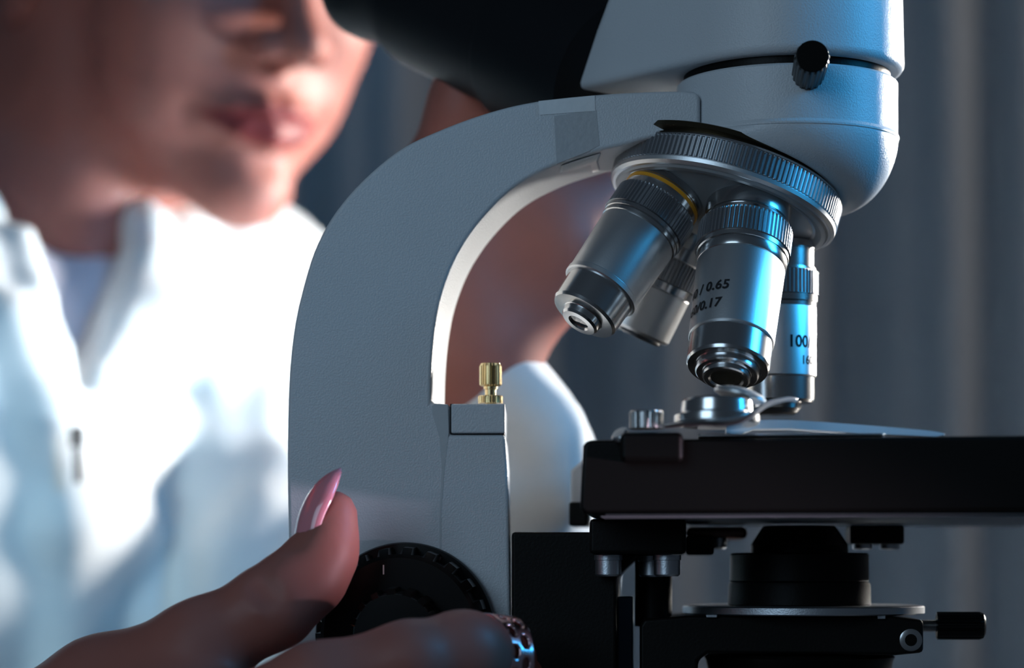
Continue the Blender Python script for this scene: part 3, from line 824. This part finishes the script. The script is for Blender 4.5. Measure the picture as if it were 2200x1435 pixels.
# finger nails and ring
def nail(path, widths, arch, up, mat):
    """arched sheet: path of centre points, half widths, arch height, outward normal"""
    vs = []; fs = []; m = 9
    pts = [np.array(p) for p in path]
    for i, p in enumerate(pts):
        d = pts[min(i+1, len(pts)-1)] - pts[max(i-1, 0)]; d /= np.linalg.norm(d)
        n_ = np.array(up, float); n_ = n_ - d*(n_ @ d); n_ /= np.linalg.norm(n_)
        s_ = np.cross(d, n_)
        for j in range(m):
            a = -1 + 2*j/(m-1)
            vs.append(p + s_*widths[i]*math.sin(a*1.25)/math.sin(1.25) - n_*arch*(widths[i]/max(widths))*(1 - math.cos(a*1.25))*1.3)
    for i in range(len(pts) - 1):
        for j in range(m - 1): fs.append((i*m+j, i*m+j+1, (i+1)*m+j+1, (i+1)*m+j))
    o = obj('fingernail', vs, fs, mat, person, 180)
    md = o.modifiers.new('t', 'SOLIDIFY'); md.thickness = 0.0006; md.offset = -1
    return o
nailm = nmat('pink_nail_varnish', (0.72, 0.25, 0.29), 0.18, coat=0.6, sss=0.3, var=0.05)
npath = catmull([tuple(wp(632, 1168, -41)), tuple(wp(645, 1105, -41)), tuple(wp(672, 1050, -40)), tuple(wp(704, 1018, -39)), tuple(wp(731, 1004, -38))], 4)
nw = [5.0*mm*(1 - max(0, (i/(len(npath)-1) - 0.45)/0.55)**1.6*0.88) for i in range(len(npath))]
nail(npath, nw, 3.6*mm, (-0.80, -0.42, 0.42), nailm)['label'] = 'long pointed pink thumbnail'
def ring():
    c = wp(1062, 1416, -47); d = np.array([0.80, 0.60, -0.10]); d /= np.linalg.norm(d)
    mt = axis_mtx(c, d)
    r = 8.9*mm; h = 3.4*mm
    vs = []; fs = []
    n = 120; m = 19
    # open-work band: keep the faces that are not inside a hole
    for i in range(n):
        for j in range(m):
            a = 2*math.pi*i/n; vs.append((r*math.cos(a), r*math.sin(a), -h + 2*h*j/(m-1)))
    for i in range(n):
        for j in range(m - 1):
            uu = (i + 0.5)/n*12; w_ = (j + 0.5)/(m-1)
            hole = False
            for row in range(2):
                cu, cw = (math.floor(uu + 0.5*row) + 0.5 - 0.5*row), 0.30 + 0.40*row
                if ((uu - cu)/0.30)**2 + ((w_ - cw)/0.15)**2 < 1: hole = True
            if hole: continue
            k = (i+1) % n
            fs.append((i*m+j, k*m+j, k*m+j+1, i*m+j+1))
    o = obj('ring', vs, fs, nmat('rose_silver', (0.75, 0.55, 0.60), 0.22, 1.0), person, 180, mtx=mt)
    md = o.modifiers.new('t', 'SOLIDIFY'); md.thickness = 0.0009; md.offset = 0
    o['label'] = 'open-work silver finger ring'
ring()

# ------------------------------------------------------------------ clothing
BA = math.radians(40)
BF = np.array([math.cos(BA), -math.sin(BA), 0.0]); BL = np.array([math.sin(BA), math.cos(BA), 0.0]); BU = np.array([0, 0, 1.0])
# chest leans forward
ln_ = math.radians(14)
BU2 = BU*math.cos(ln_) + BF*math.sin(ln_); BF2 = BF*math.cos(ln_) - BU*math.sin(ln_)
BB = np.stack([BL, BF2, BU2])
CO = Field()
G = 1.17
def wt(px, py, y): return wp(px, py, y + 140)
TC = wt(120, 1600, 330)
def torso(fd, g=0.0):
    fd.ell(TC, (0.160*G+g, 0.108*G+g, 0.185*G+g), BB, 0.03)
    fd.ell(wt(400, 960, 320), (0.075*G+g, 0.080*G+g, 0.080*G+g), BB, 0.05)          # far shoulder
    fd.ell(wt(-330, 1000, 190), (0.085*G+g, 0.085*G+g, 0.09*G+g), BB, 0.05)           # near shoulder
    fd.cone(wt(60, 760, 250), wt(470, 650, 330), 0.055*G+g, 0.038*G+g, 0.03)       # yoke to the far shoulder
    fd.cone(wt(60, 760, 250), wt(-300, 900, 190), 0.055*G+g, 0.06*G+g, 0.03)
torso(CO)
# far sleeve: shoulder, elbow, cuff
CO.cone(wt(470, 1090, 320), wp(1000, 1640, 280), 0.072, 0.058, 0.04)
CO.cone(wp(1105, 1500, 220), wp(1050, 1060, 104), 0.055, 0.029, 0.02)
CO.cone(wp(1000, 1600, 280), wp(1105, 1500, 220), 0.058, 0.055, 0.03)
CO.cone(wp(1050, 1060, 104), wp(1046, 960, 92), 0.0285, 0.026, 0.008)
CO.cone(wp(1046, 960, 92), wp(1040, 830, 86), 0.026, 0.0145, 0.008)
# near sleeve, below the picture
CO.cone(wt(-330, 1000, 190), wp(-900, 2050, 280), 0.085, 0.06, 0.04)
CO.cone(wp(-900, 2250, 260), wp(-330, 2000, 55), 0.055, 0.040, 0.02)
base = list(CO.ops)
def surf(px, py, y0=60, y1=640):
    ys = np.arange(y0, y1, 2.0); pp = np.array([wp(px, py, y) for y in ys])
    f = CO.at(pp); i = np.argmax(f < 0)
    return ys[i] if f[i] < 0 else None
folds = [
    ([(640, 560), (600, 700), (560, 900), (545, 1150)], [7, 10, 11, 9], 2),
    ([(520, 520), (470, 640), (440, 760), (450, 1000), (470, 1250)], [8, 11, 12, 11, 8], 2),
    ([(400, 500), (330, 700), (230, 880)], [9, 12, 9], 2),
    ([(210, 985), (200, 1150), (170, 1435)], [7, 9, 9], 1),
    ([(205, 985), (250, 1120), (310, 1300), (330, 1420)], [7, 9, 8, 6], 1),
    ([(560, 1120), (500, 1210), (470, 1330)], [8, 10, 8], 2),
    ([(620, 1020), (540, 1130)], [7, 6], 2),
    ([(20, 700), (90, 900), (130, 1100), (120, 1430)], [9, 9, 10, 9], 1),
    ([(330, 920), (280, 960), (215, 990)], [9, 9, 6], 2),
    ([(1120, 850), (1180, 930), (1210, 1050)], [5, 6, 6], 1),
]
segs = []
for pts, rad, lift in folds:
    c = []
    for x, y in pts:
        s_ = surf(x, y); c.append((x, y, (s_ if s_ is not None else (c[-1][2] if c else 420)) + lift))
    segs.append(([wp(*a) for a in c], np.array(rad)*mm*G))
# neckline: what the V opening cuts away, and its two edges
vl = [(40, 520), (70, 640), (115, 760), (163, 905)]; vr = [(300, 470), (318, 570), (262, 700), (205, 820), (170, 905)]
edges = []
for pts in (vl, vr):
    edges.append([wp(x, y, (surf(x, y) or 390) + 1) for x, y in pts])
mid = [wp(x, y, (surf(x, y) or 340)) for x, y in ((150, 410), (150, 520), (165, 640), (166, 760), (166, 880))]
for a, r in segs: CO.chain(a, r, 0.011)
CO.chain(mid, np.array([30, 23, 20, 14, 6])*mm, 0.004, True)
for e, rr in zip(edges, ((7, 7, 6, 4), (9, 8, 7, 6, 4))): CO.chain(e, np.array(rr)*mm, 0.005)
coatm = nmat('white_coat_cloth', (0.62, 0.65, 0.67), 0.8, var=0.03, vscale=60, sheen=0.1, bump=0.15, bscale=1200)
lo = np.array([wp(-700, 0, 390)[0], 0.045, wp(0, 2000, 390)[2]]); hi = np.array([wp(1330, 0, 110)[0], 0.64, wp(0, 380, 460)[2]])
V, Q = CO.mesh(lo, hi, 0.0032)
coat = big_obj('coat', relax(V, Q, 2), Q, coatm, person)
coat['label'] = 'white coat with a half-open front zip'
# shirt under the opening
SH = Field(); torso(SH, -0.010)
SH.chain([mid[0], wp(150, 465, 330)], np.array([30, 15])*mm, 0.004, True)
V, Q = SH.mesh(np.array([wp(-160, 0, 390)[0], 0.20, wp(0, 1150, 390)[2]]), np.array([wp(420, 0, 390)[0], 0.60, wp(0, 470, 390)[2]]), 0.0032)
shirtm = nmat('pale_lilac_shirt', (0.58, 0.58, 0.68), 0.8, var=0.2, vscale=50, bump=0.2, bscale=900)
V, Q = largest(V, Q)
big_obj('shirt', relax(V, Q, 2), Q, shirtm, person)
def zipper():
    dark = nmat('dark_zip_plastic', (0.02, 0.02, 0.024), 0.5)
    p = wp(166, 938, surf(166, 938) - 9); q2 = wp(168, 1000, surf(168, 1000) - 10)
    t = Vector(q2 - p).normalized(); n = Vector(-BF2).normalized() * -1
    x = t.cross(n).normalized(); n = x.cross(t)
    def bx(name, c, hx, ht, hn):
        c = Vector(c); vs = []
        for i in (-1, 1):
            for j in (-1, 1):
                for k in (-1, 1): vs.append(c + x*hx*i + t*ht*j + n*hn*k)
        fs = [(0, 1, 3, 2), (4, 5, 7, 6), (0, 1, 5, 4), (2, 3, 7, 6), (0, 2, 6, 4), (1, 3, 7, 5)]
        return obj(name, vs, fs, dark, person, 35, 0.0008)
    bx('zip_slider', p, 0.0022, 0.0035, 0.0018)
    bx('zip_pull', q2, 0.0017, 0.0060, 0.0008)
zipper()
# hair, gathered behind the face
HR = Field()
HR.ell(hp(0, -22, 142), np.array((80, 86, 88))*HS, HB, 0.01)
HR.ell(hp(0, -100, 110), np.array((38, 36, 44))*HS, HB, 0.02)
HR.ell(hp(0, -78, 60), np.array((56, 36, 74))*HS, HB, 0.02)
HR.ell(hp(0, 70, 90), np.array((64, 62, 84))*HS, HB, 0.008, True)
cs_ = np.array([hp(x, y, z) for x in (-85, 85) for y in (-145, 80) for z in (-25, 240)])
V, Q = HR.mesh(cs_.min(0), cs_.max(0), 0.003)
big_obj('hair', relax(V, Q, 2), Q, nmat('dark_brown_hair', (0.03, 0.018, 0.012), 0.45, bump=0.5, bscale=300), person)
